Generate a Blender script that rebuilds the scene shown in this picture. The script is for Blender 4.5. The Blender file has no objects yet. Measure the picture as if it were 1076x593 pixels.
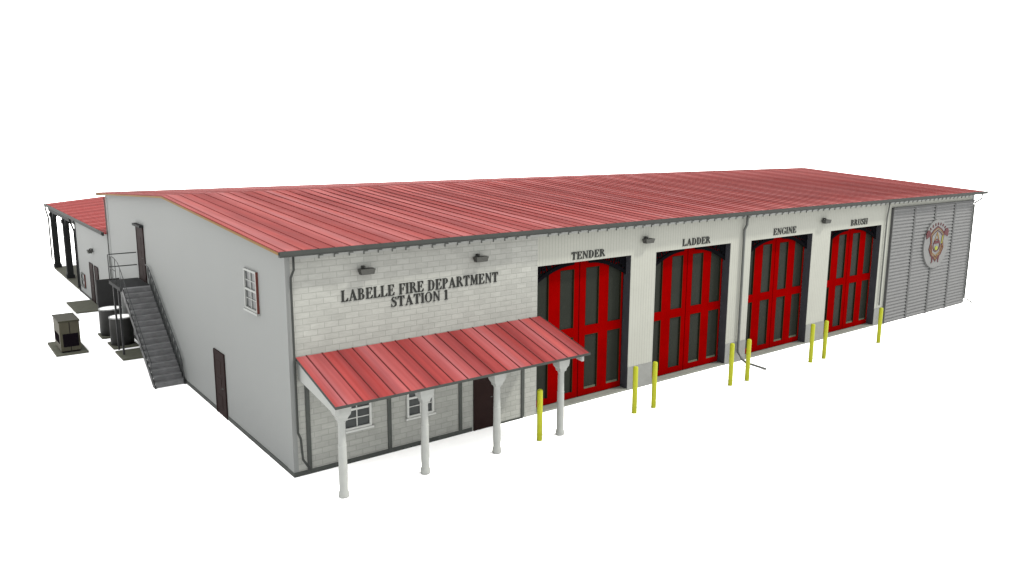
import bpy, bmesh, math, random
from mathutils import Vector, Matrix
random.seed(4)
sc = bpy.context.scene
col = bpy.context.collection

# ------------------------------------------------------------------ materials
def lin(v):
    v /= 255.0
    return v/12.92 if v <= .04045 else ((v+.055)/1.055)**2.4
EXPO = 1.7
def alb(r, g, b, irr=1.0):
    k = 2**EXPO*irr
    return tuple(lin(c)/k for c in (r, g, b))+(1.0,)

def base_mat(name, color, rough=.75, spec=.15, metal=0.0):
    m = bpy.data.materials.new(name); m.use_nodes = True
    nt = m.node_tree; b = nt.nodes['Principled BSDF']
    b.inputs['Base Color'].default_value = color
    b.inputs['Roughness'].default_value = rough
    b.inputs['Specular IOR Level'].default_value = spec
    b.inputs['Metallic'].default_value = metal
    return m, nt, b

def node(nt, t, **kw):
    n = nt.nodes.new(t)
    for k, v in kw.items(): setattr(n, k, v)
    return n

def scaled(c, k): return (c[0]*k, c[1]*k, c[2]*k, 1)

def mix_noise(nt, color, scale, amount, vec=None, detail=4, rough=.6):
    """colour wandering between color*(1-amount) and color*(1+amount)"""
    n = node(nt, 'ShaderNodeTexNoise'); n.inputs['Scale'].default_value = scale
    n.inputs['Detail'].default_value = detail; n.inputs['Roughness'].default_value = rough
    if vec is not None: nt.links.new(vec, n.inputs['Vector'])
    r = node(nt, 'ShaderNodeValToRGB')
    r.color_ramp.elements[0].position = .3; r.color_ramp.elements[1].position = .7
    r.color_ramp.elements[0].color = scaled(color, 1-amount)
    r.color_ramp.elements[1].color = scaled(color, 1+amount)
    nt.links.new(n.outputs['Fac'], r.inputs['Fac'])
    return r.outputs['Color']

def objvec(nt, scale=(1, 1, 1), rot=(0, 0, 0)):
    t = node(nt, 'ShaderNodeTexCoord'); m = node(nt, 'ShaderNodeMapping')
    m.inputs['Scale'].default_value = scale; m.inputs['Rotation'].default_value = rot
    nt.links.new(t.outputs['Object'], m.inputs['Vector'])
    return m.outputs['Vector']

def plain(name, color, rough=.75, spec=.15, amount=.08, scale=2.5):
    m, nt, b = base_mat(name, color, rough, spec)
    c = mix_noise(nt, color, scale, amount, objvec(nt))
    nt.links.new(c, b.inputs['Base Color'])
    return m

def mulcol(nt, a, bcol, fac=1.0):
    mx = node(nt, 'ShaderNodeMix', data_type='RGBA', blend_type='MULTIPLY')
    mx.inputs[0].default_value = fac
    nt.links.new(a, mx.inputs[6]); nt.links.new(bcol, mx.inputs[7])
    return mx.outputs[2]

def siding(name, color, axis, pitch=.12, depth=.25, line=.82, amount=.04, along_noise=1.2):
    """sheet siding with grooves: axis = direction across the grooves"""
    m, nt, b = base_mat(name, color, .7, .12)
    v = objvec(nt)
    s = node(nt, 'ShaderNodeSeparateXYZ'); nt.links.new(v, s.inputs[0])
    mth = node(nt, 'ShaderNodeMath', operation='DIVIDE'); mth.inputs[1].default_value = pitch
    nt.links.new(s.outputs[axis], mth.inputs[0])
    fr = node(nt, 'ShaderNodeMath', operation='FRACT'); nt.links.new(mth.outputs[0], fr.inputs[0])
    r = node(nt, 'ShaderNodeValToRGB'); e = r.color_ramp.elements
    e[0].position = 0; e[0].color = (line, line, line, 1)
    e[1].position = .16; e[1].color = (1, 1, 1, 1)
    x = e.new(.84); x.color = (1, 1, 1, 1)
    x = e.new(1.0); x.color = (line, line, line, 1)
    nt.links.new(fr.outputs[0], r.inputs['Fac'])
    c = mix_noise(nt, color, along_noise, amount, v)
    nt.links.new(mulcol(nt, c, r.outputs['Color']), b.inputs['Base Color'])
    bp = node(nt, 'ShaderNodeBump'); bp.inputs['Strength'].default_value = depth
    bp.inputs['Distance'].default_value = .02
    nt.links.new(r.outputs['Color'], bp.inputs['Height']); nt.links.new(bp.outputs[0], b.inputs['Normal'])
    return m

def brick(name, color):
    m, nt, b = base_mat(name, color, .85, .08)
    v = objvec(nt, rot=(-math.pi/2, 0, 0))
    bt = node(nt, 'ShaderNodeTexBrick'); nt.links.new(v, bt.inputs['Vector'])
    bt.inputs['Scale'].default_value = 1.0
    bt.inputs['Brick Width'].default_value = .40; bt.inputs['Row Height'].default_value = .165
    bt.inputs['Mortar Size'].default_value = .013; bt.inputs['Mortar Smooth'].default_value = .3
    bt.inputs['Bias'].default_value = -.1
    bt.inputs['Color1'].default_value = scaled(color, 1.06)
    bt.inputs['Color2'].default_value = scaled(color, .94)
    bt.inputs['Mortar'].default_value = scaled(color, .83)
    n = mix_noise(nt, (1, 1, .985, 1), 1.1, .08, objvec(nt, (1, 1, 2.0)), 6, .7)
    n2 = mix_noise(nt, (1, 1, 1, 1), 3.2, .09, objvec(nt, (1, 1, 4.5)), 6, .75)
    c = mulcol(nt, mulcol(nt, bt.outputs['Color'], n), n2)
    nt.links.new(c, b.inputs['Base Color'])
    bp = node(nt, 'ShaderNodeBump'); bp.invert = True
    bp.inputs['Strength'].default_value = .35; bp.inputs['Distance'].default_value = .01
    nt.links.new(bt.outputs['Fac'], bp.inputs['Height']); nt.links.new(bp.outputs[0], b.inputs['Normal'])
    return m

def roof_mat(name, axis, color, seed=0.0, off=0.0):
    """standing seam sheet: every pan of its own tone, rubbed streaks down the slope"""
    m, nt, b = base_mat(name, color, .8, .04)
    t = node(nt, 'ShaderNodeTexCoord')
    s = node(nt, 'ShaderNodeSeparateXYZ'); nt.links.new(t.outputs['Object'], s.inputs[0])
    across = s.outputs[axis]; along = s.outputs[1-axis]
    def m1(op, a, bval):
        q = node(nt, 'ShaderNodeMath', operation=op)
        nt.links.new(a, q.inputs[0]); q.inputs[1].default_value = bval
        return q.outputs[0]
    # fine streaks
    def streaks(sa, sl, lo, hi, detail):
        c = node(nt, 'ShaderNodeCombineXYZ')
        nt.links.new(m1('MULTIPLY', across, sa), c.inputs[0]); nt.links.new(m1('MULTIPLY', along, sl), c.inputs[1])
        c.inputs[2].default_value = seed
        n = node(nt, 'ShaderNodeTexNoise'); n.inputs['Scale'].default_value = 1; n.inputs['Detail'].default_value = detail
        nt.links.new(c.outputs[0], n.inputs['Vector'])
        r = node(nt, 'ShaderNodeValToRGB')
        r.color_ramp.elements[0].position = .32; r.color_ramp.elements[1].position = .68
        r.color_ramp.elements[0].color = lo; r.color_ramp.elements[1].color = hi
        nt.links.new(n.outputs['Fac'], r.inputs['Fac']); return r.outputs['Color']
    a = mulcol(nt, streaks(9, .22, (.90, .86, .86, 1), (1.07, 1.14, 1.14, 1), 3), streaks(2.1, .35, (.84, .86, .88, 1), (1.10, 1.14, 1.16, 1), 5))
    a = mulcol(nt, a, streaks(3.3, .12, (.92, 1.12, 1.2, 1), (1.06, .93, .9, 1), 2))
    # a slow repeat over four pans, as sheets of one batch
    ph = m1('FRACT', m1('DIVIDE', m1('ADD', across, off), 1.76), 1.0)
    fr = node(nt, 'ShaderNodeMath', operation='FRACT'); nt.links.new(m1('DIVIDE', m1('ADD', across, off), 1.76), fr.inputs[0])
    r2 = node(nt, 'ShaderNodeValToRGB'); e = r2.color_ramp.elements
    e[0].position = 0; e[0].color = (1.2, 1.65, 1.72, 1)
    e[1].position = 1; e[1].color = (1.2, 1.65, 1.72, 1)
    for p_, cc in ((.12, (1.12, 1.3, 1.3, 1)), (.3, (.96, .9, .9, 1)), (.5, (.78, .64, .64, 1)), (.66, (.86, .74, .74, 1)), (.8, (1.0, 1.0, 1.0, 1))):
        x = e.new(p_); x.color = cc
    nt.links.new(fr.outputs[0], r2.inputs['Fac'])
    base = node(nt, 'ShaderNodeRGB'); base.outputs[0].default_value = color
    c = mulcol(nt, mulcol(nt, base.outputs[0], a), r2.outputs['Color'])
    nt.links.new(c, b.inputs['Base Color'])
    return m

M = {}
M['ground'] = base_mat('white_ground', (.93, .93, .93, 1), .9, 0)[0]
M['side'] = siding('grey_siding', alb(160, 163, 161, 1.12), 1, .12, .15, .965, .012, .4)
M['siding'] = siding('white_siding', alb(210, 212, 201, 1.45), 0, .13, .35, .80, .03)
M['brick'] = brick('painted_brick', alb(214, 216, 210, 1.55))
M['roof'] = roof_mat('red_roof_metal', 0, alb(192, 92, 88, 1.42), 0)
M['wing_roof'] = roof_mat('red_wing_roof_metal', 1, alb(196, 80, 76, 1.42), 3)
M['canopy_roof'] = roof_mat('red_canopy_metal', 0, alb(199, 92, 90, 1.42), 7, .3)
M['soft_seam'] = base_mat('roof_seam_red', alb(166, 74, 72, 1.42), .8, .03)[0]
M['seam'] = base_mat('seam_red', alb(138, 60, 58, 1.42), .6, .1)[0]
M['rake'] = plain('ochre_trim', alb(160, 120, 52, 1.3))
M['trim'] = plain('dark_grey_trim', alb(86, 89, 86, 1.45), .7, .05)
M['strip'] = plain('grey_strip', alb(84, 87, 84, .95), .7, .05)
M['pipe'] = plain('grey_pipe', alb(118, 121, 118, 1.15), .7, .05)
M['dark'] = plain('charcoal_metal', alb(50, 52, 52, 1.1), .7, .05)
M['reveal'] = plain('shaded_reveal', alb(64, 65, 70, .9), .8, .05)
M['white'] = plain('white_paint', alb(206, 209, 205, 1.4), .6, .1, .04)
M['frame'] = plain('window_white', alb(216, 218, 214, 1.0), .7, .05, .03)
M['bounce_panel'] = base_mat('bounce_white', (.75, .75, .73, 1), .9, 0)[0]
M['column'] = plain('column_paint', alb(202, 205, 201, 1.4), .6, .1, .05, 4)
M['plinth'] = plain('concrete_plinth', alb(172, 174, 170, 1.4), .9, .05, .08, 3)
M['sill'] = plain('concrete_sill', alb(150, 152, 144, 1.1), .9, .05, .1, 3)
M['red'] = plain('red_gloss', alb(166, 3, 3, 1.55), .8, .0, .14, 1.2)
M['redframe'] = plain('dark_red', (0.10, .0015, .002, 1), .5, .1)
M['gap'] = base_mat('gap_black', (.004, .003, .004, 1), .9, 0)[0]
M['edge_shade'] = base_mat('olive_edge_shade', (.008, .006, .003, 1), .9, .0)[0]
M['glass'] = plain('dark_glass', alb(50, 54, 47, 1.4), .5, .03, .10, .8)
M['pane'] = plain('window_glass', alb(78, 82, 82, 1.2), .35, .1, .2, 3)
M['pane_reflection'] = plain('pale_olive_reflection', alb(112, 116, 98, 1.3), .8, .03)
M['black'] = base_mat('black_iron', (.002, .002, .0025, 1), .9, .0)[0]
M['letter'] = base_mat('letter_black', (.010, .011, .010, 1), .6, .06)[0]
M['brown'] = plain('brown_door', alb(52, 36, 34, 1.3), .7, .03, .1)
M['lamp'] = plain('lamp_metal', alb(100, 101, 97, 1.35), .7, .05)
M['yellow'] = plain('bollard_yellow', alb(210, 216, 46, 1.35), .55, .1, .06, 6)
M['slat'] = plain('louvre_grey', alb(134, 135, 135, 1.2), .65, .12, .05, 4)
M['slatdark'] = plain('louvre_dark', alb(106, 107, 107, 1.2), .7, .1)
M['stair'] = plain('stair_steel', alb(132, 133, 134, 1.0), .5, .25, .22, 3)
M['stairdark'] = plain('stair_steel_dark', alb(66, 67, 68, 1.3), .55, .15, .15, 3)
M['rail'] = plain('rail_steel', alb(74, 77, 77, 1.2), .6, .15)
M['gen'] = plain('olive_cabinet', alb(108, 104, 86, 1.5), .7, .1, .08, 3)
M['gentop'] = plain('olive_lid', alb(84, 82, 64, 1.5), .7, .1, .06, 3)
M['pad'] = plain('pad_concrete', alb(116, 117, 104, 1.0), .9, .05, .1, 5)
M['tank'] = plain('tank_grey', alb(74, 74, 72, 1.25), .6, .1, .1, 2)
M['tanktop'] = plain('tank_lid_white', (.72, .72, .71, 1), .6, .1, .03)
M['rim'] = plain('tank_rim', alb(185, 187, 185, 1.0), .5, .2)
M['screen'] = plain('screen_metal', alb(60, 60, 60, .9), .7, .1, .12, 1.5)
M['wood'] = plain('reddish_wood', alb(134, 74, 62, 1.7))
M['e_white'] = plain('plaque_face', alb(146, 147, 146, 1.3), .7, .1, .03)
M['e_red'] = base_mat('emblem_red', alb(108, 18, 30, 1.8), .6, .1)[0]
M['e_gold'] = base_mat('emblem_gold', alb(168, 132, 66, 1.4), .6, .1)[0]
M['e_green'] = base_mat('emblem_lime', alb(170, 178, 40, 1.4), .6, .1)[0]

# ------------------------------------------------------------------ mesh helpers
def bx(bm, x0, y0, z0, x1, y1, z1):
    vs = [bm.verts.new(p) for p in ((x0,y0,z0),(x1,y0,z0),(x1,y1,z0),(x0,y1,z0),(x0,y0,z1),(x1,y0,z1),(x1,y1,z1),(x0,y1,z1))]
    for f in ((0,3,2,1),(4,5,6,7),(0,1,5,4),(1,2,6,5),(2,3,7,6),(3,0,4,7)): bm.faces.new([vs[i] for i in f])
    return vs

def prism(bm, pts, axis, a, b):
    """polygon (2-D) extruded along axis 0/1/2 from a to b"""
    def mk(p, t):
        l = [p[0], p[1]]; l.insert(axis, t); return bm.verts.new(l)
    A = [mk(p, a) for p in pts]; B = [mk(p, b) for p in pts]
    bm.faces.new(A); bm.faces.new(B[::-1])
    for i in range(len(pts)):
        j = (i+1) % len(pts); bm.faces.new([A[j], A[i], B[i], B[j]])

def tube(bm, pts, r, n=8):
    pts = [Vector(p) for p in pts]; rings = []
    for i, p in enumerate(pts):
        d = (pts[min(i+1, len(pts)-1)]-pts[max(i-1, 0)]).normalized()
        up = Vector((0, 0, 1)) if abs(d.z) < .9 else Vector((1, 0, 0))
        s = d.cross(up).normalized(); t = s.cross(d)
        rr = r[i] if isinstance(r, (list, tuple)) else r
        rings.append([bm.verts.new(p+s*math.cos(a)*rr+t*math.sin(a)*rr) for a in [2*math.pi*k/n for k in range(n)]])
    for i in range(len(rings)-1):
        for k in range(n):
            f = bm.faces.new([rings[i][k], rings[i][(k+1)%n], rings[i+1][(k+1)%n], rings[i+1][k]]); f.smooth = n > 5
    bm.faces.new(rings[0][::-1]); bm.faces.new(rings[-1])

def lathe(bm, cx, cy, prof, n=20):
    rings = [[bm.verts.new((cx+r*math.cos(2*math.pi*k/n), cy+r*math.sin(2*math.pi*k/n), z)) for k in range(n)] for r, z in prof]
    for i in range(len(rings)-1):
        for k in range(n):
            f = bm.faces.new([rings[i][k], rings[i][(k+1)%n], rings[i+1][(k+1)%n], rings[i+1][k]]); f.smooth = True
    bm.faces.new(rings[0][::-1]); bm.faces.new(rings[-1])

def obj(name, bm, mat, parent=None, bevel=0):
    bmesh.ops.recalc_face_normals(bm, faces=bm.faces[:])
    me = bpy.data.meshes.new(name); bm.to_mesh(me); bm.free()
    mats = mat if isinstance(mat, (list, tuple)) else [mat]
    for m in mats: me.materials.append(M[m])
    o = bpy.data.objects.new(name, me); col.objects.link(o)
    if parent: o.parent = parent
    if bevel:
        b = o.modifiers.new('bevel', 'BEVEL'); b.width = bevel; b.segments = 2; b.limit_method = 'ANGLE'
    return o

def box(name, mat, parent, *c, bevel=0):
    bm = bmesh.new(); bx(bm, *c); return obj(name, bm, mat, parent, bevel)

def tag(o, label=None, cat=None, group=None, kind=None):
    for k, v in (('label', label), ('category', cat), ('group', group), ('kind', kind)):
        if v: o[k] = v
    return o

def empty(name, loc, label, cat, group=None):
    o = bpy.data.objects.new(name, None); col.objects.link(o); o.location = loc
    o.empty_display_size = .3
    return tag(o, label, cat, group)

# ------------------------------------------------------------------ lettering (own serif glyphs)
SR = .10   # stem half-width
def glyphs():
    g = {}
    th, tn, sf = .21, .075, .05
    def st(x, z0=0, z1=1, w=th): return ('r', x, z0, x+w, z1)
    def serif(x, z, w=.36): return ('r', x, z, x+w, z+sf)
    def arc(cx, cz, rx, rz, a0, a1, w0, w1):   # thickness swells at the middle
        return ('a', cx, cz, rx, rz, a0, a1, w0, w1)
    def stem(x): return [st(x+.07), serif(x, 0), serif(x, 1-sf)]
    g['I'] = (.36, stem(0))
    g['1'] = (.40, [st(.10), serif(.0, 0, .4), ('p', [(.10, 1), (.10, .90), (-.02, .84), (-.02, .88)])])
    g['L'] = (.70, stem(0)+[('r', .28, 0, .68, sf), ('p', [(.46, sf), (.68, sf), (.71, .30), (.66, .30)])])
    E = stem(0)+[('r', .28, 0, .68, sf), ('r', .28, 1-sf, .66, 1), ('p', [(.48, sf), (.68, sf), (.71, .30), (.67, .30)]),
                 ('p', [(.48, 1-sf), (.66, 1-sf), (.67, .72), (.63, .72)]), ('r', .28, .49, .50, .49+sf), ('r', .46, .36, .50, .68)]
    g['E'] = (.73, E)
    g['F'] = (.68, stem(0)+[('r', .28, 1-sf, .66, 1), ('p', [(.48, 1-sf), (.66, 1-sf), (.67, .70), (.63, .70)]), ('r', .28, .47, .50, .47+sf), ('r', .46, .34, .50, .66)])
    g['P'] = (.68, stem(0)+[arc(.36, .745, .29, .255, -90, 90, .05, .19), ('r', .28, .465, .38, .515), ('r', .28, .95, .38, 1.0)])
    g['R'] = (.80, stem(0)+[arc(.36, .755, .27, .245, -90, 90, .05, .18), ('r', .28, .485, .38, .535), ('r', .28, .95, .38, 1.0),
                            ('p', [(.34, .50), (.54, .50), (.82, sf), (.82, 0), (.62, 0)])])
    g['B'] = (.76, stem(0)+[arc(.36, .765, .25, .235, -90, 90, .05, .17), arc(.36, .27, .32, .27, -90, 90, .05, .20),
                            ('r', .28, .50, .38, .55), ('r', .28, .95, .38, 1.0), ('r', .28, 0, .38, .05)])
    g['D'] = (.82, stem(0)+[arc(.34, .5, .42, .5, -90, 90, .05, .22), ('r', .28, .95, .36, 1.0), ('r', .28, 0, .36, .05)])
    g['O'] = (.84, [arc(.42, .5, .41, .51, 0, 360, .05, .20)])
    g['G'] = (.86, [arc(.42, .5, .41, .51, 60, 300, .05, .20), ('r', .60, .05, .78, .42), ('r', .52, .40, .86, .40+sf), ('r', .72, .70, .77, 1.0), arc(.42, .5, .38, .5, 40, 75, .05, .05), arc(.42, .5, .38, .5, 285, 320, .05, .05)])
    g['S'] = (.62, [('s',)])
    g['T'] = (.76, [st(.275), serif(.19, 0, .38), ('r', .02, 1-sf, .74, 1), ('p', [(.02, 1-sf), (.2, 1-sf), (.05, .70), (.01, .70)]), ('p', [(.56, 1-sf), (.74, 1-sf), (.75, .70), (.71, .70)])])
    g['A'] = (.86, [('p', [(.10, .02), (.16, .02), (.44, .95), (.38, 1.0)]), ('p', [(.38, 1.0), (.46, 1.0), (.82, .02), (.58, .02), (.36, .78)]),
                    ('r', .20, .30, .62, .35), serif(0, 0, .27), serif(.50, 0, .38)])
    g['N'] = (.86, [('r', .12, 0, .18, 1), ('r', .68, 0, .74, 1), ('p', [(.04, 1), (.26, 1), (.74, .14), (.74, -.02), (.66, -.02), (.12, .86)]),
                    serif(.03, 0, .25), serif(.58, 1-sf, .26)])
    g['M'] = (1.02, [('r', .12, 0, .18, 1), ('r', .72, 0, .92, 1), serif(.03, 0, .25), serif(.66, 0, .34), ('p', [(.04, 1), (.28, 1), (.56, .28), (.48, .0), (.12, .9)]),
                     ('p', [(.48, 0), (.54, .22), (.80, 1.0), (.72, 1.0)]), ('r', .76, 1-sf, 1.0, 1)])
    g['U'] = (.82, [('r', .10, .28, .30, 1), ('r', .66, .28, .72, 1), serif(.02, 1-sf), serif(.56, 1-sf, .26), arc(.40, .30, .305, .31, 180, 360, .15, .08)])
    g['H'] = (.88, stem(0)+stem(.52)+[('r', .28, .47, .60, .52)])
    return g
GL = glyphs()
def lettering(name, text, x0, x1, z0, z1, y, parent):
    """raised letters on the y-plane, text stretched between x0 and x1"""
    gap = .075; tot = 0
    for ch in text: tot += (.42 if ch == ' ' else GL[ch][0]+gap)
    tot -= gap; sx = (x1-x0)/tot; sz = z1-z0
    bm = bmesh.new(); x = 0; k = 0; made = []
    def poly(pts):
        nonlocal k
        k += 1; f = y-.022-.0004*(k % 9)
        prism(bm, [(x0+(x+px)*sx, z0+pz*sz) for px, pz in pts], 1, f, y+.004)
    for ch in text:
        if ch == ' ':
            x += .42; made.append(obj(name, bm, 'letter', parent)); bm = bmesh.new(); continue
        for s in GL[ch][1]:
            if s[0] == 'r': poly([(s[1], s[2]), (s[3], s[2]), (s[3], s[4]), (s[1], s[4])])
            elif s[0] == 'p': poly(s[1])
            elif s[0] == 'a':
                _, cx, cz, rx, rz, a0, a1, w0, w1 = s
                n = max(4, int(abs(a1-a0)/18)); P = []
                for i in range(n+1):
                    a = math.radians(a0+(a1-a0)*i/n); w = w0+(w1-w0)*abs(math.cos(a))**1.3
                    wz = w*.9
                    P.append(((cx+rx*math.cos(a), cz+rz*math.sin(a)), (cx+(rx-w)*math.cos(a), cz+(rz-min(w, .06))*math.sin(a))))
                for i in range(n): poly([P[i][0], P[i+1][0], P[i+1][1], P[i][1]])
            elif s[0] == 's':
                c = [(.53, .74), (.46, .90), (.30, .965), (.15, .90), (.11, .76), (.19, .63), (.34, .52), (.48, .40), (.50, .22), (.42, .08), (.27, .03), (.12, .10), (.05, .28)]
                w = [.03, .04, .06, .11, .17, .20, .22, .20, .17, .11, .06, .04, .03]
                P = []
                for i, p in enumerate(c):
                    a = Vector(c[max(i-1, 0)]); b_ = Vector(c[min(i+1, len(c)-1)]); d = (b_-a).normalized(); nn = Vector((-d.y, d.x))
                    P.append((Vector(p)+nn*w[i]/2, Vector(p)-nn*w[i]/2))
                for i in range(len(c)-1): poly([P[i][0], P[i+1][0], P[i+1][1], P[i][1]])
                poly([(.50, .70), (.55, .70), (.55, 1.0), (.52, 1.0)]); poly([(.03, 0), (.06, 0), (.07, .32), (.02, .32)])
        x += GL[ch][0]+gap
    return obj(name, bm, 'letter', parent)

# ------------------------------------------------------------------ sizes (metres)
L, W, H = 38.6, 22.17, 6.05
RIDGE_Y = 10.6
EAVE_Z, RIDGE_Z, OVER = 6.15, 6.84, .36
BACK_Z = 6.21      # the rear eave sits a little higher
RISE = .16         # the ridge climbs slightly towards the far gable
DOORS = [(8.25, 12.44), (13.70, 17.91), (19.20, 23.46), (24.86, 29.14)]
DTOP = 4.914
PANEL_X = 30.0

# ------------------------------------------------------------------ the setting
bm = bmesh.new(); S = 400
vs = [bm.verts.new(p) for p in ((-S, -S, 0), (S, -S, 0), (S, S, 0), (-S, S, 0))]; bm.faces.new(vs)
ground = tag(obj('ground', bm, 'ground'), kind='structure')

# ------------------------------------------------------------------ fire station
st = empty('fire_station', (0, 0, 0), 'long pale fire station with red metal roof and four red arched bay doors', 'fire station')

def roofline(y):
    if y <= RIDGE_Y: return RIDGE_Z-.085-(RIDGE_Y-y)*(RIDGE_Z-EAVE_Z)/(RIDGE_Y+OVER)
    return RIDGE_Z-.085-(y-RIDGE_Y)*(RIDGE_Z-BACK_Z)/(W+OVER-RIDGE_Y)
bm = bmesh.new()
prism(bm, [(0, 0), (W, 0), (W, roofline(W)), (RIDGE_Y, roofline(RIDGE_Y)), (0, roofline(0))], 0, 0, .12)
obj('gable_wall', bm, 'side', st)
bm = bmesh.new()
prism(bm, [(0, 0), (W, 0), (W, roofline(W)), (RIDGE_Y, roofline(RIDGE_Y)), (0, roofline(0))], 0, L-.3, L)
tag(obj('gable_wall', bm, 'side', st))
box('back_wall', 'side', st, .12, W-.3, 0, L-.3, W, H)
box('brick_wall', 'brick', st, .12, 0, 0, 8.25, .3, H)
bm = bmesh.new(); bx(bm, .121, -.012, 5.87, L-.31, -.001, 6.045); obj('frieze', bm, 'white', st)
# base strips
bm = bmesh.new()
bx(bm, -.02, 0, 0, -.001, W, .13); bx(bm, -.02, -.02, 0, 5.70, -.001, .13); bx(bm, 6.64, -.02, 0, 7.70, -.001, .06)
obj('base_strip', bm, 'strip', st)
# header + piers of ribbed siding
bm = bmesh.new()
bx(bm, 8.25, 0, DTOP, PANEL_X, .3, H)
for a, b in ((12.44, 13.70), (17.91, 19.20), (23.46, 24.86), (29.14, PANEL_X)): bx(bm, a, 0, .86, b, .42, DTOP)
obj('siding_wall', bm, 'siding', st)
for a, b in ((12.44, 13.70), (17.91, 19.20), (23.46, 24.86), (29.14, PANEL_X)):
    box('pier_base', 'plinth', st, a, -.012, 0, b, .42, .86)
# right-hand wall with louvred bays
bm = bmesh.new(); bx(bm, PANEL_X, 0, 0, L-.3, .3, H); obj('end_wall', bm, 'siding', st)
bays = [(30.0, 31.98), (32.13, 34.08), (34.23, 36.18), (36.33, 38.45)]
for a, b in bays:
    bm = bmesh.new(); z = .06
    bx(bm, a, -.06, .03, b, -.004, 5.62)
    while z < 5.55:
        prism(bm, [(-.062, z), (-.11, z+.03), (-.11, z+.055), (-.062, z+.14)], 0, a, b); z += .165
    obj('louvre_panel', bm, 'slat', st)
bm = bmesh.new()
for x in (29.94, 31.98, 34.08, 36.18): bx(bm, x, -.12, .02, x+(.06 if x < 30 else .15), -.003, 5.64)
bx(bm, 29.94, -.13, 5.62, 38.5, -.003, 5.68)
obj('louvre_post', bm, 'slatdark', st)

# dark upright strips on the brick wall, one behind each column
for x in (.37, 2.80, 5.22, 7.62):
    box('pilaster', 'strip', st, x, -.035, (.131 if x < 7 else .061) if x < 5.7 or x > 6.6 else 0, x+.115, -.001, 2.95)  # plain dark upright strip

# ---- roof
def slope_roof(name, mat, prof, axis, a, b, seam, parent, thick=.07, first=.0, sh=.022, sm='seam'):
    """prof = [(t,z) ...] ridge-profile points; extruded along axis from a to b with standing seams"""
    bm = bmesh.new()
    up = prof; dn = [(t, z-thick) for t, z in prof][::-1]
    prism(bm, up+dn, axis, a, b)
    nf = len(bm.faces)
    x = a+first
    while x < b:
        for i in range(len(prof)-1):
            (t0, z0), (t1, z1) = prof[i], prof[i+1]
            prism(bm, [(t0, z0-.01), (t1, z1-.01), (t1, z1+sh), (t0, z0+sh)], axis, x-.014, x+.014)
        x += seam
    bm.faces.ensure_lookup_table()
    for f in bm.faces[nf:]: f.material_index = 1
    return obj(name, bm, [mat, sm], parent)
roof = slope_roof('roof', 'roof', [(-OVER, EAVE_Z), (RIDGE_Y, RIDGE_Z), (W+OVER, BACK_Z)], 0, -.28, L+.3, .44, st, first=.16, sh=.012, sm='soft_seam')
for v in roof.data.vertices:
    t = 1-abs(v.co.y-RIDGE_Y)/(RIDGE_Y+OVER if v.co.y < RIDGE_Y else W+OVER-RIDGE_Y)
    v.co.z += RISE*max(0, t)*max(0, v.co.x)/L
bm = bmesh.new()
prism(bm, [(-OVER, EAVE_Z-.09), (RIDGE_Y, RIDGE_Z-.09), (W+OVER, BACK_Z-.09), (W+OVER, BACK_Z-.035), (RIDGE_Y, RIDGE_Z-.035), (-OVER, EAVE_Z-.035)], 0, -.305, -.282)
obj('rake_trim', bm, 'rake', roof)
for y0, y1 in ((-.49, -OVER-.002), (W+OVER+.002, W+.49)):
    bm = bmesh.new(); xx0, xx1 = -.30, L+.42
    ez = EAVE_Z if y0 < 0 else BACK_Z
    if y0 > 0: y0, y1 = y1, y0
    d = .02 if y1 > y0 else -.02
    prism(bm, [(y0, ez+.01), (y0, ez-.09), (y0+d, ez-.14), (y1, ez-.14), (y1, ez-.01), (y1-d, ez-.01), (y1-d, ez-.09), (y0+d, ez-.09), (y0+d, ez+.01)], 0, xx0, xx1)
    obj('gutter', bm, 'trim', roof)
bm = bmesh.new(); bx(bm, .0, -OVER, 6.035, L, -.003, 6.05); obj('soffit', bm, 'white', roof)
# hook-shaped pieces standing in for shadows of the gutter brackets
hk = None; x = .9
while x < L-.3:
    if abs(x-8.25) > .3:
        if hk is None:
            bm = bmesh.new(); bx(bm, 0, -.035, -.09, .025, -.013, 0); bx(bm, .025, -.035, -.022, .13, -.013, 0)
            hk = obj('gutter_hook', bm, 'pipe', st); o = hk  # hook shape standing in for a bracket's shadow on the wall
        else:
            o = hk.copy(); col.objects.link(o); o.parent = st
        o.location = (x, 0, 5.93)
    x += .43

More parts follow.
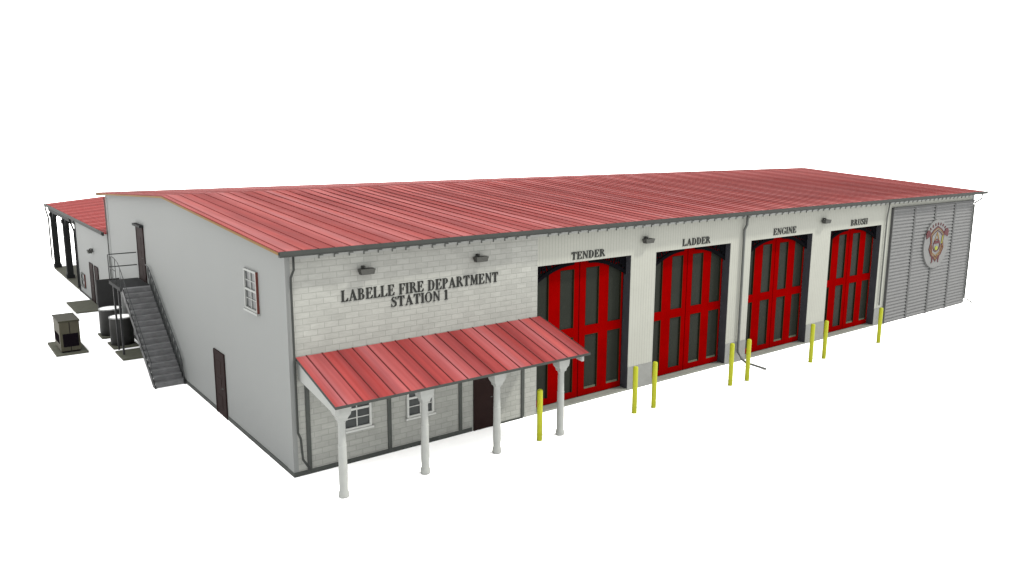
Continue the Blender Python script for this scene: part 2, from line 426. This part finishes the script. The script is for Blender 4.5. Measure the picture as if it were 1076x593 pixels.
# ---- bay doors
def bay_door(x0, x1):
    D = .38
    e = bpy.data.objects.new('bay_door', None); col.objects.link(e); e.parent = st; e.location = ((x0+x1)/2, D, 0)
    w = (x1-x0)/2; cx = 0
    def B(name, mat, *c, bevel=0): return box(name, mat, e, *c, bevel=bevel)
    zb = .10
    xs = [-w+.15, -w+.75, -.86, -.24, .29, .91, w-.74, w-.12]
    for sgn in (-1, 1):
        bm = bmesh.new()
        if sgn < 0: cols = [(-w+.005, xs[0]), (xs[1], xs[2]), (xs[3], -.018)]
        else: cols = [(.018, xs[4]), (xs[5], xs[6]), (xs[7], w-.035)]
        for a, b in cols: bx(bm, a, -.05, zb, b, .03, DTOP-.01)
        pn = [(cols[0][1], cols[1][0]), (cols[1][1], cols[2][0])]
        for a, b in pn:
            for z0, z1 in ((zb, .31), (2.26, 2.58), (4.61, DTOP-.01)): bx(bm, a, -.048, z0, b, .03, z1)
        obj('door_leaf', bm, 'red', e)
        for a, b in pn:
            for z0, z1 in ((.31, 2.26), (2.58, 4.61)):
                bm = bmesh.new(); t = .035
                bx(bm, a, -.052, z0, a+t*.4, .02, z1); bx(bm, b-t, -.052, z0, b, .02, z1)
                bx(bm, a+t*.4, -.052, z1-t*.5, b-t, .02, z1)
                obj('glass_edge_shade', bm, 'edge_shade', e)  # dark strips standing in for the shadow around each pane
                if sgn > 0 and z0 < 1: B('pane_reflection', 'pane_reflection', a+t*.4+.02, -.03, z0, b-t-.02, -.006, z0+.07)  # pale bar drawn as the reflection along the foot of the pane
                B('glass', 'glass', a+t*.4, -.005, z0, b-t, .015, z1-t*.5)
    B('gap_strip', 'gap', w-.034, -.045, zb, w-.002, .03, DTOP-.01)
    B('gap_strip', 'gap', -.018, -.02, zb, .018, .03, DTOP-.01)
    # liners in the recess, painted dark with the shade of the reveals, and head
    B('jamb_shade', 'reveal', w-.012, -.375, 0, w-.001, -.055, DTOP-.002)
    B('jamb_shade', 'reveal', -w+.001, -.375, 0, -w+.012, -.055, DTOP-.002)
    B('threshold', 'sill', -w, -.38, .0, w, .05, .07)
    # arched iron spandrels
    for sgn in (-1, 1):
        bm = bmesh.new(); n = 14
        def pz(u):  # u: 0 at jamb ... 1 at centre
            return DTOP-.60+.56*math.sin(min(1, u)*math.pi/2)**.9
        P = [(sgn*(w-.012-(w-.35)*i/n), pz(i/n)) for i in range(n+1)]
        for i in range(n):
            a, b = P[i], P[i+1]
            prism(bm, [(a[0], a[1]-.10), (b[0], b[1]-.09), (b[0], b[1]+.035), (a[0], a[1]+.035)], 1, -.16, -.10)
        bx(bm, min(sgn*.35, sgn*(w-.012)), -.158, DTOP-.045, max(sgn*.35, sgn*(w-.012)), -.102, DTOP-.003)
        bx(bm, min(sgn*(w-.06), sgn*(w-.013)), -.157, DTOP-.62, max(sgn*(w-.06), sgn*(w-.013)), -.103, DTOP-.05)
        for cxx, cz, r in ((w-.20, DTOP-.20, .13), (w-.45, DTOP-.155, .085), (w-.66, DTOP-.125, .06), (w-.13, DTOP-.40, .06)):
            for q in range(14):
                a0, a1 = 2*math.pi*q/14, 2*math.pi*(q+1)/14; ri = r-.055
                c = sgn*cxx
                prism(bm, [(c+r*math.cos(a0), cz+r*math.sin(a0)), (c+r*math.cos(a1), cz+r*math.sin(a1)), (c+ri*math.cos(a1), cz+ri*math.sin(a1)), (c+ri*math.cos(a0), cz+ri*math.sin(a0))], 1, -.15, -.11)
        for q in range(9):
            xx = w-.22-.12*q; z0 = pz(1-(xx-.35)/(w-.35))
            prism(bm, [(sgn*xx, z0), (sgn*(xx+.045), z0), (sgn*(xx+.125), DTOP-.04), (sgn*(xx+.08), DTOP-.04)], 1, -.145, -.115)
        prism(bm, [(sgn*(w-.062), DTOP-.048), (sgn*(w-.42), DTOP-.048), (sgn*(w-.062), DTOP-.40)], 1, -.14, -.12)
        obj('spandrel', bm, 'black', e)
    return e
for i, (a, b) in enumerate(DOORS): bay_door(a, b)
# a plain wall behind the doors keeps the hall dark
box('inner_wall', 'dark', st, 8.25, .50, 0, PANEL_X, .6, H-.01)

lettering('lettering', 'LABELLE FIRE DEPARTMENT', 1.50, 6.69, 4.60, 4.91, 0, st)
lettering('lettering', 'STATION 1', 3.00, 4.87, 4.27, 4.56, 0, st)
lettering('lettering', 'TENDER', 9.66, 11.16, 5.00, 5.25, 0, st)
lettering('lettering', 'LADDER', 15.08, 16.64, 5.02, 5.28, 0, st)
lettering('lettering', 'ENGINE', 20.62, 22.20, 5.03, 5.30, 0, st)
lettering('lettering', 'BRUSH', 26.42, 27.84, 5.04, 5.31, 0, st)

# ---- round plaque with the department's crest
def disc(bm, cx, cz, rx, rz, y0, y1, n=36): prism(bm, [(cx+rx*math.cos(2*math.pi*k/n), cz+rz*math.sin(2*math.pi*k/n)) for k in range(n)], 1, y0, y1)
PX, PZ = 34.42, 3.62
bm = bmesh.new(); disc(bm, PX, PZ, 1.30, 1.26, -.24, -.12); plaque = obj('plaque', bm, 'e_white', st, .02); plaque.location.y = .07
def ring(bm, pts, w, y, t=.02, closed=True):
    n = len(pts)
    for i in range(n if closed else n-1):
        a = Vector(pts[i]); b = Vector(pts[(i+1) % n]); d = (b-a).normalized(); m = Vector((-d.y, d.x))*w/2; a2, b2 = a-d*w*.3, b+d*w*.3
        prism(bm, [tuple(a2+m), tuple(b2+m), tuple(b2-m), tuple(a2-m)], 1, y-t-.0007*(i % 3), y+.002)
def sp(l, s=1): return [(PX+x*s*1.14, PZ+z*s*.94) for x, z in l]
shield = [(-.62, .55), (-.36, .78), (0, .95), (.36, .78), (.62, .55), (.56, .1), (.66, -.25), (.44, -.62), (.2, -.72), (0, -.95), (-.2, -.72), (-.44, -.62), (-.66, -.25), (-.56, .1)]
bm = bmesh.new()
ring(bm, sp(shield), .055, -.24); ring(bm, sp(shield, .78), .03, -.24); 
ring(bm, sp([(.30*math.cos(a*math.pi/8), .33*math.sin(a*math.pi/8)-.08) for a in range(16)]), .05, -.24)
for sgn in (-1, 1):   # axe heads and hafts
    prism(bm, sp([(sgn*.60, .50), (sgn*.98, .34), (sgn*1.04, .62), (sgn*.92, .80), (sgn*.72, .78)]), 1, -.268, -.238)
    prism(bm, sp([(sgn*.60, .66), (sgn*.70, .60), (sgn*.30, -1.0), (sgn*.22, -.98)]), 1, -.258, -.238)
prism(bm, sp([(-.25, .02), (.25, .02), (.19, .16), (-.19, .16)]), 1, -.266, -.238)
for k in range(9):    # arc of small marks over the shield
    a = math.radians(140-100*k/8); c, s_ = math.cos(a), math.sin(a)
    p = Vector((c*1.02, s_*1.02)); q = Vector((c*1.16, s_*1.16)); m = Vector((-s_, c))*.035
    prism(bm, sp([tuple(p+m), tuple(q+m), tuple(q-m), tuple(p-m)]), 1, -.262, -.238)
for a, b in (((-.2, -.72), (-.34, -1.02)), ((.2, -.72), (.3, -1.02))): ring(bm, sp([a, b]), .06, -.24, closed=False)
obj('crest', bm, 'e_red', plaque)
bm = bmesh.new()
ring(bm, sp(shield, .90), .03, -.241); ring(bm, sp([(-.2, .2), (0, .62), (.2, .2)]), .05, -.241, closed=False)
ring(bm, sp([(-.40, -.1), (-.36, -.45), (0, -.66), (.36, -.45), (.40, -.1)]), .035, -.241, closed=False)
obj('gold_trim', bm, 'e_gold', plaque)
bm = bmesh.new(); disc(bm, PX, PZ-.22, .15, .11, -.263, -.239, 16); prism(bm, sp([(.42, .0), (.5, .0), (.56, .42), (.48, .42)]), 1, -.262, -.239)
obj('lime_mark', bm, 'e_green', plaque)

# ---- lamps
def wall_lamp(x, z, y=0, axis='y'):
    """shallow trough lamp on a short arm"""
    bm = bmesh.new(); w = .22
    A = [(-w, -.05, .0), (w, -.05, .0), (w, -.26, .0), (-w, -.26, .0)]
    B_ = [(-w*.84, -.07, -.15), (w*.84, -.07, -.15), (w*.84, -.24, -.15), (-w*.84, -.24, -.15)]
    va = [bm.verts.new(p) for p in A]; vb = [bm.verts.new(p) for p in B_]
    bm.faces.new(va); bm.faces.new(vb[::-1])
    for i in range(4): bm.faces.new([va[(i+1)%4], va[i], vb[i], vb[(i+1)%4]])
    tube(bm, [(-.05, -.15, -.005), (-.05, -.14, .05), (-.05, -.10, .06), (-.05, -.0, .04)], .028, 6)
    bx(bm, -.09, -.049, -.10, -.01, -.002, .07)
    o = obj('wall_lamp', bm, 'lamp', st); o.location = (x, y, z)
    if axis == 'x': o.rotation_euler = (0, 0, -math.pi/2)
    return o
for x in (2.20, 5.95, 13.12, 24.20): wall_lamp(x, 5.46)
wall_lamp(0, 2.98, 26.6, 'x')

# ---- windows
def window(origin, w, h, facing, cols=2, rows=4, mat='frame'):
    """double-hung window, frame proud of the wall; facing 'y' (front wall) or 'x' (gable wall)"""
    e = bpy.data.objects.new('window', None); col.objects.link(e); e.parent = st; e.location = origin
    if facing == 'x': e.rotation_euler = (0, 0, -math.pi/2)
    f = .06
    bm = bmesh.new()
    bx(bm, 0, -.06, 0, f, -.001, h); bx(bm, w-f, -.06, 0, w, -.001, h); bx(bm, f, -.058, 0, w-f, -.001, f); bx(bm, f, -.058, h-f, w-f, -.001, h)
    obj('frame', bm, mat, e)
    bm = bmesh.new(); bx(bm, f, -.05, h/2-.03, w-f, -.002, h/2+.03)
    obj('meeting_rail', bm, mat, e)
    bm = bmesh.new()
    for c in range(1, cols): xx = f+(w-2*f)*c/cols; bx(bm, xx-.014, -.035, f, xx+.014, -.002, h-f)
    for r_ in range(1, rows):
        if r_*2 == rows: continue
        zz = f+(h-2*f)*r_/rows; bx(bm, f, -.033, zz-.012, w-f, -.002, zz+.012)
    obj('muntin', bm, mat, e)
    box('pane', 'pane', e, f, -.012, f, w-f, -.003, h-f)
    bm = bmesh.new(); bx(bm, -.05, -.09, -.06, w+.05, -.001, -.001); obj('sill', bm, mat, e)
    return e
window((1.40, 0, .98), .88, 1.15, 'y')
window((3.42, 0, .93), .90, 1.15, 'y')
w_ = window((0, 3.06, 4.10), 1.0, 1.17, 'x', mat='white')
box('casing', 'wood', w_, .94+.061, -.065, -.0, 1.0+.035, -.001, 1.17)
for a, b in ((.002, .42), (W-.40, W-.002)):
    bm = bmesh.new(); bx(bm, -.012, a, .131, -.001, b, 5.98); obj('corner_board', bm, 'side', st)
# small low window on the rear wing
e = window((0, 30.62, .52), 1.0, .72, 'x', 1, 2, mat='pipe')
box('casing', 'wood', e, 1.001, -.065, 0, 1.06, -.001, .72)

# ---- plain doors
def door(origin, w, h, facing, head=False):
    e = bpy.data.objects.new('door', None); col.objects.link(e); e.parent = st; e.location = origin
    if facing == 'x': e.rotation_euler = (0, 0, -math.pi/2)
    bm = bmesh.new(); bx(bm, .05, -.03, 0, w-.05, -.002, h-.05); obj('door_leaf', bm, 'brown', e)
    bm = bmesh.new(); bx(bm, 0, -.045, 0, .05, -.001, h); bx(bm, w-.05, -.045, 0, w, -.001, h); bx(bm, .05, -.044, h-.05, w-.05, -.001, h)
    obj('door_frame', bm, 'brown', e)
    bm = bmesh.new(); tube(bm, [(w-.13, -.03, 1.0), (w-.13, -.08, 1.0), (w-.20, -.085, 1.0)], .013, 6); obj('handle', bm, 'pipe', e)
    if facing == 'x':
        bm = bmesh.new(); xx = w*.45
        for k in range(3): bx(bm, xx-.22, -.036, .25+k*.58, xx+.18, -.031, .25+k*.58+.42)
        obj('panel', bm, 'brown', e)
    if head: box('head_hood', 'dark', e, -.03, -.16, h+.003, w+.03, -.001, h+.10)
    return e
door((5.76, 0, .0), .80, 2.12, 'y')
door((0, 6.48, 0), 1.05, 2.15, 'x')
door((0, 16.20, 3.0), 1.20, 2.25, 'x', True)
door((0, 27.85, 0), .95, 2.18, 'x')
door((0, 26.45, 0), .95, 2.18, 'x')

# ---- downspouts
def pipe(pts, r=.05, mat='pipe'):
    bm = bmesh.new(); tube(bm, pts, r, 8); return obj('downspout', bm, mat, st)
pipe([(.17, -.14, 6.02), (.17, -.13, 5.62), (.10, -.09, 5.42), (.10, -.08, 5.3), (.11, -.08, 1.25), (.16, -.12, 1.1), (.20, -.12, .5), (.34, -.30, .22)], .032, 'trim')
pipe([(18.68, -.14, 6.02), (18.68, -.13, 5.60), (18.60, -.09, 5.40), (18.60, -.09, 5.2), (18.62, -.09, .9), (18.60, -.10, .45), (18.56, -.35, .22), (18.5, -.6, .14), (18.62, -1.45, .06)], .05)
pipe([(29.48, -.12, 6.02), (29.48, -.10, 5.6), (29.47, -.08, 5.4), (29.46, -.07, 5.2), (29.44, -.07, 1.0)], .03)
pipe([(38.52, -.42, 6.03), (38.52, -.42, 5.78), (38.36, -.17, 5.55), (38.34, -.15, 5.4), (38.34, -.15, .35), (38.55, -.50, .08)], .04)

# ---- entrance canopy
can = bpy.data.objects.new('entrance_canopy', None); col.objects.link(can); can.parent = st; can.location = (4.25, 0, 0)
x0, x1 = .16-4.25, 8.37-4.25
CY, CZW, CZE = -2.38, 3.29, 2.60
sl = (CZW-CZE)/(-CY)
bm = bmesh.new()
prism(bm, [(CY, CZE), (-.002, CZW), (-.002, CZW-.05), (CY, CZE-.05)], 0, x0, x1)
nf = len(bm.faces); x = x0+.30
while x < x1-.05:
    prism(bm, [(CY, CZE-.01), (-.003, CZW-.01), (-.003, CZW+.02), (CY, CZE+.02)], 0, x-.012, x+.012); x += .44
bm.faces.ensure_lookup_table()
for f in bm.faces[nf:]: f.material_index = 1
obj('canopy_roof', bm, ['canopy_roof', 'seam'], can)
bm = bmesh.new()
prism(bm, [(CY-.02, CZE+.005), (CY-.001, CZE+.012), (CY-.001, CZE-.055), (CY-.02, CZE-.055)], 0, x0-.015, x1+.015)
for a in (x0-.015, x1+.001): prism(bm, [(CY, CZE+.012), (-.002, CZW+.012), (-.002, CZW-.052), (CY, CZE-.052)], 0, a, a+.014)
obj('edge_flashing', bm, 'trim', can)
for a in (x0+.06, x1-.18):
    bm = bmesh.new()
    prism(bm, [(CY+.16, CZE-.012), (-.003, CZW-.06), (-.003, CZW-.60), (CY+.16, CZE-.27)], 0, a, a+.10)
    obj('side_beam', bm, 'white', can)
bm = bmesh.new(); prism(bm, [(CY+.02, CZE-.052), (-.003, CZW-.054), (-.003, CZW-.07), (CY+.02, CZE-.068)], 0, x0+.17, x1-.19)
obj('bounce_panel', bm, 'bounce_panel', can)  # white panel added to bounce ground light onto the shaded brick
bm = bmesh.new(); bx(bm, x0+.16, CY+.42, CZE-.16, x1-.18, CY+.60, CZE+.05); obj('eave_beam', bm, 'white', can)
for x in (.55, 2.94, 5.33, 7.72):
    c = bpy.data.objects.new('column', None); col.objects.link(c); c.parent = can; c.location = (x-4.25, -1.83, 0)
    bm = bmesh.new()
    lathe(bm, 0, 0, [(.125, 0), (.135, .03), (.135, .12), (.125, .16), (.108, .19), (.112, .6), (.104, 1.35), (.110, 1.36), (.110, 1.39), (.100, 1.40), (.094, 1.98), (.11, 2.0), (.11, 2.04)], 18)
    # flared square head
    P0 = [(-.11, -.11), (.11, -.11), (.11, .11), (-.11, .11)]
    za = [(2.035, .11, .11), (2.12, .13, .12), (2.20, .185, .15), (2.27, .20, .16), (2.435, .21, .16)]
    rings = [[bm.verts.new((sx*a, sy*b, z)) for sx, sy in ((-1, -1), (1, -1), (1, 1), (-1, 1))] for z, a, b in za]
    for i in range(len(rings)-1):
        for k in range(4): bm.faces.new([rings[i][k], rings[i][(k+1)%4], rings[i+1][(k+1)%4], rings[i+1][k]])
    bm.faces.new(rings[0][::-1]); bm.faces.new(rings[-1])
    me = obj('column', bm, 'column', can, .006); me.location = c.location
    bpy.data.objects.remove(c)

# ------------------------------------------------------------------ rear wing (same building)
WY1, WY2, WH = 31.5, 41.25, 4.22
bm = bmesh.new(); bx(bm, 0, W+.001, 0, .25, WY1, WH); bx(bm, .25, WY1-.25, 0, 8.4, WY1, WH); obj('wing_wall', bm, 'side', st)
box('base_strip', 'trim', st, -.02, W+.002, 0, -.001, WY1, .12)
bm = bmesh.new(); bx(bm, -.04, WY1-.16, 0, -.002, WY1+.02, WH-.25); obj('corner_trim', bm, 'dark', st)
wr = slope_roof('wing_roof', 'wing_roof', [(-.14, 4.33), (4.2, 4.74), (8.6, 4.33)], 1, W+.01, WY2+.12, .62, st, first=.3, sh=.012, sm='soft_seam')
bm = bmesh.new(); prism(bm, [(-.26, 4.33), (-.26, 4.21), (-.20, 4.16), (-.142, 4.16), (-.142, 4.32)], 1, W+.25, WY2+.16); obj('gutter', bm, 'trim', wr)
bm = bmesh.new(); bx(bm, -.05, WY1+.02, 3.86, .28, WY2, 4.16); obj('porch_beam', bm, 'dark', st)
box('porch_floor', 'pad', st, -.02, WY1+.001, 0, 8.4, WY2, .10)
for y in (36.0, 40.95):
    bm = bmesh.new(); bx(bm, .0, y-.17, .10, .34, y+.17, 3.86)
    for zz in (.10, 3.5): bx(bm, -.05, y-.22, zz, .39, y+.22, zz+.22)
    prism(bm, [(y-.2, 3.86), (y-.9, 3.86), (y-.2, 3.25)], 0, .08, .24)
    obj('porch_post', bm, 'dark', st)
pipe([(-.2, WY2, 4.2), (-.2, WY2, 4.05), (-.1, WY2-.2, 3.4), (-.12, WY2-.2, .6)], .05)
pipe([(-.2, WY1+.3, 4.2), (-.18, WY1+.3, 4.0), (-.06, WY1+.05, 3.5), (-.06, WY1+.05, .2)], .05, 'dark')
# thin corner trim at the back corner of the hall
pipe([(-.08, W-.12, 6.0), (-.06, W-.1, 5.6), (-.06, W-.1, .2)], .025)

# ------------------------------------------------------------------ outside staircase
NS = 17; Y0, Y1, ZT = 10.13, 14.40, 3.0
stair = empty('outdoor_staircase', (-.55, Y0, 0), 'grey steel staircase climbing the plain side wall to an upper door', 'staircase')
def sy(y): return y-Y0
SX0, SX1 = -1.10+.55, -.03+.55
run = (Y1-Y0)/NS; rise = ZT/NS
for i in range(NS):
    y = i*run; z = (i+1)*rise
    bm = bmesh.new(); bx(bm, SX0+.04, y, z-.035, SX1-.04, y+run+.03, z)
    bx(bm, SX0+.04, y+.012, z-rise+.001, SX1-.04, y+.03, z-.035)
    obj('step', bm, 'stair', stair)
m_ = ZT/(Y1-Y0)
for nm, a, b in (('stringer', SX0, SX0+.035), ('stringer', SX1-.035, SX1)):
    bm = bmesh.new()
    prism(bm, [(-.08, 0), (-.08, .05), (sy(Y1), ZT+.06), (sy(Y1)+.0, ZT-.24), (.22, 0)], 0, a, b)
    obj(nm, bm, 'stairdark', stair)
LY1 = 16.55
bm = bmesh.new(); bx(bm, SX0-.05, sy(Y1)+.001, ZT-.14, SX1, sy(LY1), ZT); obj('landing', bm, 'dark', stair)
for x, y in ((-1.04, 15.30), (-1.04, 16.22)):
    bm = bmesh.new(); bx(bm, x+.55-.035, sy(y)-.035, .085, x+.55+.035, sy(y)+.035, ZT-.141); obj('support_post', bm, 'stairdark', stair)
# landing rails
bm = bmesh.new()
for z in (1.08, .56):
    tube(bm, [(SX0-.02, sy(LY1)-.05, ZT+z), (SX1, sy(LY1)-.05, ZT+z)], .024, 6)
    tube(bm, [(SX0-.02, sy(LY1)-.05, ZT+z), (SX0-.02, sy(15.2), ZT+z)], .014, 6)
tube(bm, [(SX0-.02, sy(LY1)-.05, ZT), (SX0-.02, sy(LY1)-.05, ZT+1.08)], .02, 6)
tube(bm, [(SX0-.02, sy(15.9), ZT), (SX0-.02, sy(15.9), ZT+1.08)], .014, 6)
tube(bm, [(SX0-.02, sy(15.2), ZT), (SX0-.02, sy(15.2), ZT+1.08)], .014, 6)
obj('landing_rail', bm, 'rail', stair)
# outer rail, thin
bm = bmesh.new()
def zl(y): return (y)*m_
tube(bm, [(SX0-.02, sy(15.2), ZT+1.08), (SX0-.02, sy(14.7), ZT+.98), (SX0-.02, sy(14.3), zl(sy(14.3))+.85), (SX0-.02, .1, zl(.1)+.85)], .013, 6)
for k in range(7):
    y = .15+k*.68; tube(bm, [(SX0-.02, y, zl(y)), (SX0-.02, y, zl(y)+.85)], .009, 6)
obj('hand_rail', bm, 'rail', stair)
# wall-side rail with scrolled balusters
bm = bmesh.new(); xr = SX1-.06
tube(bm, [(xr, sy(14.75), ZT+.80), (xr, sy(14.3), zl(sy(14.3))+.82), (xr, .35, zl(.35)+.84), (xr, .12, zl(.12)+.78), (xr, -.02, .42), (xr, -.02, 0)], .022, 6)
tube(bm, [(xr, sy(14.3), zl(sy(14.3))+.16), (xr, .3, zl(.3)+.16)], .015, 6)
k = 0; y = .2
while y < sy(14.3):
    tube(bm, [(xr, y, zl(y)+.1), (xr, y, zl(y)+.83)], .015, 6)
    yy = y+.12; zc = zl(yy)+.5
    tube(bm, [(xr, yy+.06*math.sin(t), zc+.22*math.cos(t)*(1)) for t in [2*math.pi*q/10 for q in range(11)]], .012, 5)
    y += .33
obj('hand_rail', bm, 'rail', stair)

# ------------------------------------------------------------------ yard equipment
def pad(label, x0, y0, x1, y1, h=.08):
    bm = bmesh.new(); cx, cy = (x0+x1)/2, (y0+y1)/2
    bx(bm, x0-cx, y0-cy, 0, x1-cx, y1-cy, h)
    o = obj('concrete_pad', bm, 'pad', None, .01); o.location = (cx, cy, 0)
    return tag(o, label, 'concrete pad', 'concrete pads along the side wall')
pad('small square concrete pad under the far dark tank', -1.21, 18.85, -.22, 19.85)
pad('small square concrete pad under the near dark tank', -1.17, 16.65, -.18, 17.90)
pad('concrete pad carrying the two thin posts beneath the stair landing', -1.22, 14.62, -.03, 16.12, .085)
pad('empty concrete pad outside the dark doors of the rear wing', -1.24, 25.1, -.03, 28.2)
pad('wide concrete pad under the olive generator cabinet', -3.27, 16.80, -2.09, 19.30, .09)

def tank(cx, cy, label):
    t = empty('storage_tank', (cx, cy, .08), label, 'tank', 'dark tanks beside the staircase')
    bm = bmesh.new(); lathe(bm, 0, 0, [(.46, .001), (.46, 1.16), (.44, 1.17)], 28); obj('tank_body', bm, 'tank', t)
    bm = bmesh.new(); n = 28
    prof = [(.475, 1.15), (.475, 1.20), (.445, 1.20), (.445, 1.18)]
    rings = [[bm.verts.new((r*math.cos(2*math.pi*k/n), r*math.sin(2*math.pi*k/n), z)) for k in range(n)] for r, z in prof]
    for i in range(4):
        for k in range(n): bm.faces.new([rings[i][k], rings[i][(k+1)%n], rings[(i+1)%4][(k+1)%n], rings[(i+1)%4][k]])
    obj('rim', bm, 'rim', t)
    bm = bmesh.new(); lathe(bm, 0, 0, [(.44, 1.172), (.44, 1.185)], 28); obj('lid', bm, 'tanktop', t)
tank(-.70, 19.35, 'dark grey round tank with white lid, behind the other one')
tank(-.68, 17.30, 'dark grey round tank with white lid, nearest the stairs')

g = empty('generator', (-2.69, 17.75, .09), 'olive generator cabinet with black louvre standing apart on its own pad', 'generator')
bm = bmesh.new(); bx(bm, -.37, -.79, .06, .37, .79, 1.27); obj('cabinet', bm, 'gen', g, .01)
bm = bmesh.new(); bx(bm, -.33, -.75, .001, .33, .75, .06); obj('skirt', bm, 'gap', g)
bm = bmesh.new(); bx(bm, -.40, -.82, 1.271, .40, .82, 1.335); obj('lid', bm, 'gentop', g, .01)
bm = bmesh.new(); bx(bm, -.27, -.81, .24, .30, -.795, .78)
for k in range(8): bx(bm, -.26, -.825, .26+k*.065, .29, -.811, .275+k*.065)
obj('louvre', bm, 'gap', g)
bm = bmesh.new(); bx(bm, -.385, -.55, .35, -.372, .55, .72); obj('side_louvre', bm, 'gap', g)
bm = bmesh.new(); bx(bm, -.012, -.796, .79, .012, -.791, 1.26); bx(bm, -.012, -.796, .07, .012, -.791, .235); obj('door_seam', bm, 'gap', g)

s = empty('screen_wall', (-.52, 20.25, 0), 'tall dark metal screen behind the two round tanks', 'screen')
bm = bmesh.new(); bx(bm, -.50, -.03, .05, .47, .03, 2.44); obj('panel', bm, 'screen', s)
for xx in (-.5, .41):
    bm = bmesh.new(); bx(bm, xx, .031, 0, xx+.06, .09, 2.42); obj('post', bm, 'dark', s)

# ------------------------------------------------------------------ bollards
spots = [(6.92, 'yellow bollard beside the last white canopy column, left of the TENDER door'),
         (10.95, None), (11.87, None), (15.94, None), (16.93, None), (21.07, None), (22.03, None), (26.32, 'yellow bollard nearest the grey louvred wall, right of the BRUSH door')]
labels = ['yellow bollard nearest the white canopy columns, by the TENDER door',
          'yellow bollard before the pier between TENDER and LADDER doors, nearer the TENDER side',
          'yellow bollard at the left edge of the LADDER door',
          'yellow bollard right of the LADDER door, just left of the downspout',
          'yellow bollard left of the ENGINE door, beside the bent downspout end',
          'yellow bollard at the right side of the ENGINE door',
          'yellow bollard at the left edge of the BRUSH door',
          'yellow bollard farthest from the canopy, beside the grey louvred wall']
src = None
for (x, _), lb in zip(spots, labels):
    if src is None:
        bm = bmesh.new(); lathe(bm, 0, 0, [(.085, 0), (.085, 1.55), (.075, 1.585), (.05, 1.60)], 18); src = o = obj('bollard', bm, 'yellow')
    else:
        o = src.copy(); col.objects.link(o)
    o.location = (x, -1.82, 0)
    tag(o, lb, 'bollard', 'yellow bollards in front of the bay doors')

# ------------------------------------------------------------------ light, world, camera
world = bpy.data.worlds.new('World'); sc.world = world; world.use_nodes = True
bg = world.node_tree.nodes['Background']; bg.inputs['Color'].default_value = (1, 1, 1, 1); bg.inputs['Strength'].default_value = 1.0
sun = bpy.data.lights.new('sun', 'SUN'); sun.energy = 2.0; sun.angle = math.radians(5); sun.color = (1, .975, .90)
so = bpy.data.objects.new('sun', sun); col.objects.link(so)
so.rotation_euler = Vector((1.35, -1.0, 2.0)).to_track_quat('Z', 'Y').to_euler()

cx, cy, cz, yaw, pit, rol, fpx = -7.4993, -19.4043, 9.0544, .64935, .18367, .00567, 839.25
F = Vector((math.cos(pit)*math.sin(yaw), math.cos(pit)*math.cos(yaw), -math.sin(pit)))
R = Vector((math.cos(yaw), -math.sin(yaw), 0)); U = R.cross(F)
R2 = R*math.cos(rol)+U*math.sin(rol); U2 = U*math.cos(rol)-R*math.sin(rol)
cam = bpy.data.cameras.new('camera'); co = bpy.data.objects.new('camera', cam); col.objects.link(co)
mt = Matrix(((R2.x, U2.x, -F.x, cx), (R2.y, U2.y, -F.y, cy), (R2.z, U2.z, -F.z, cz), (0, 0, 0, 1)))
co.matrix_world = mt
cam.sensor_fit = 'HORIZONTAL'; cam.sensor_width = 36; cam.lens = fpx/1076*36
cam.clip_start = .1; cam.clip_end = 2000
sc.camera = co
sc.view_settings.view_transform = 'Standard'; sc.view_settings.look = 'None'
sc.view_settings.exposure = EXPO; sc.view_settings.gamma = 1
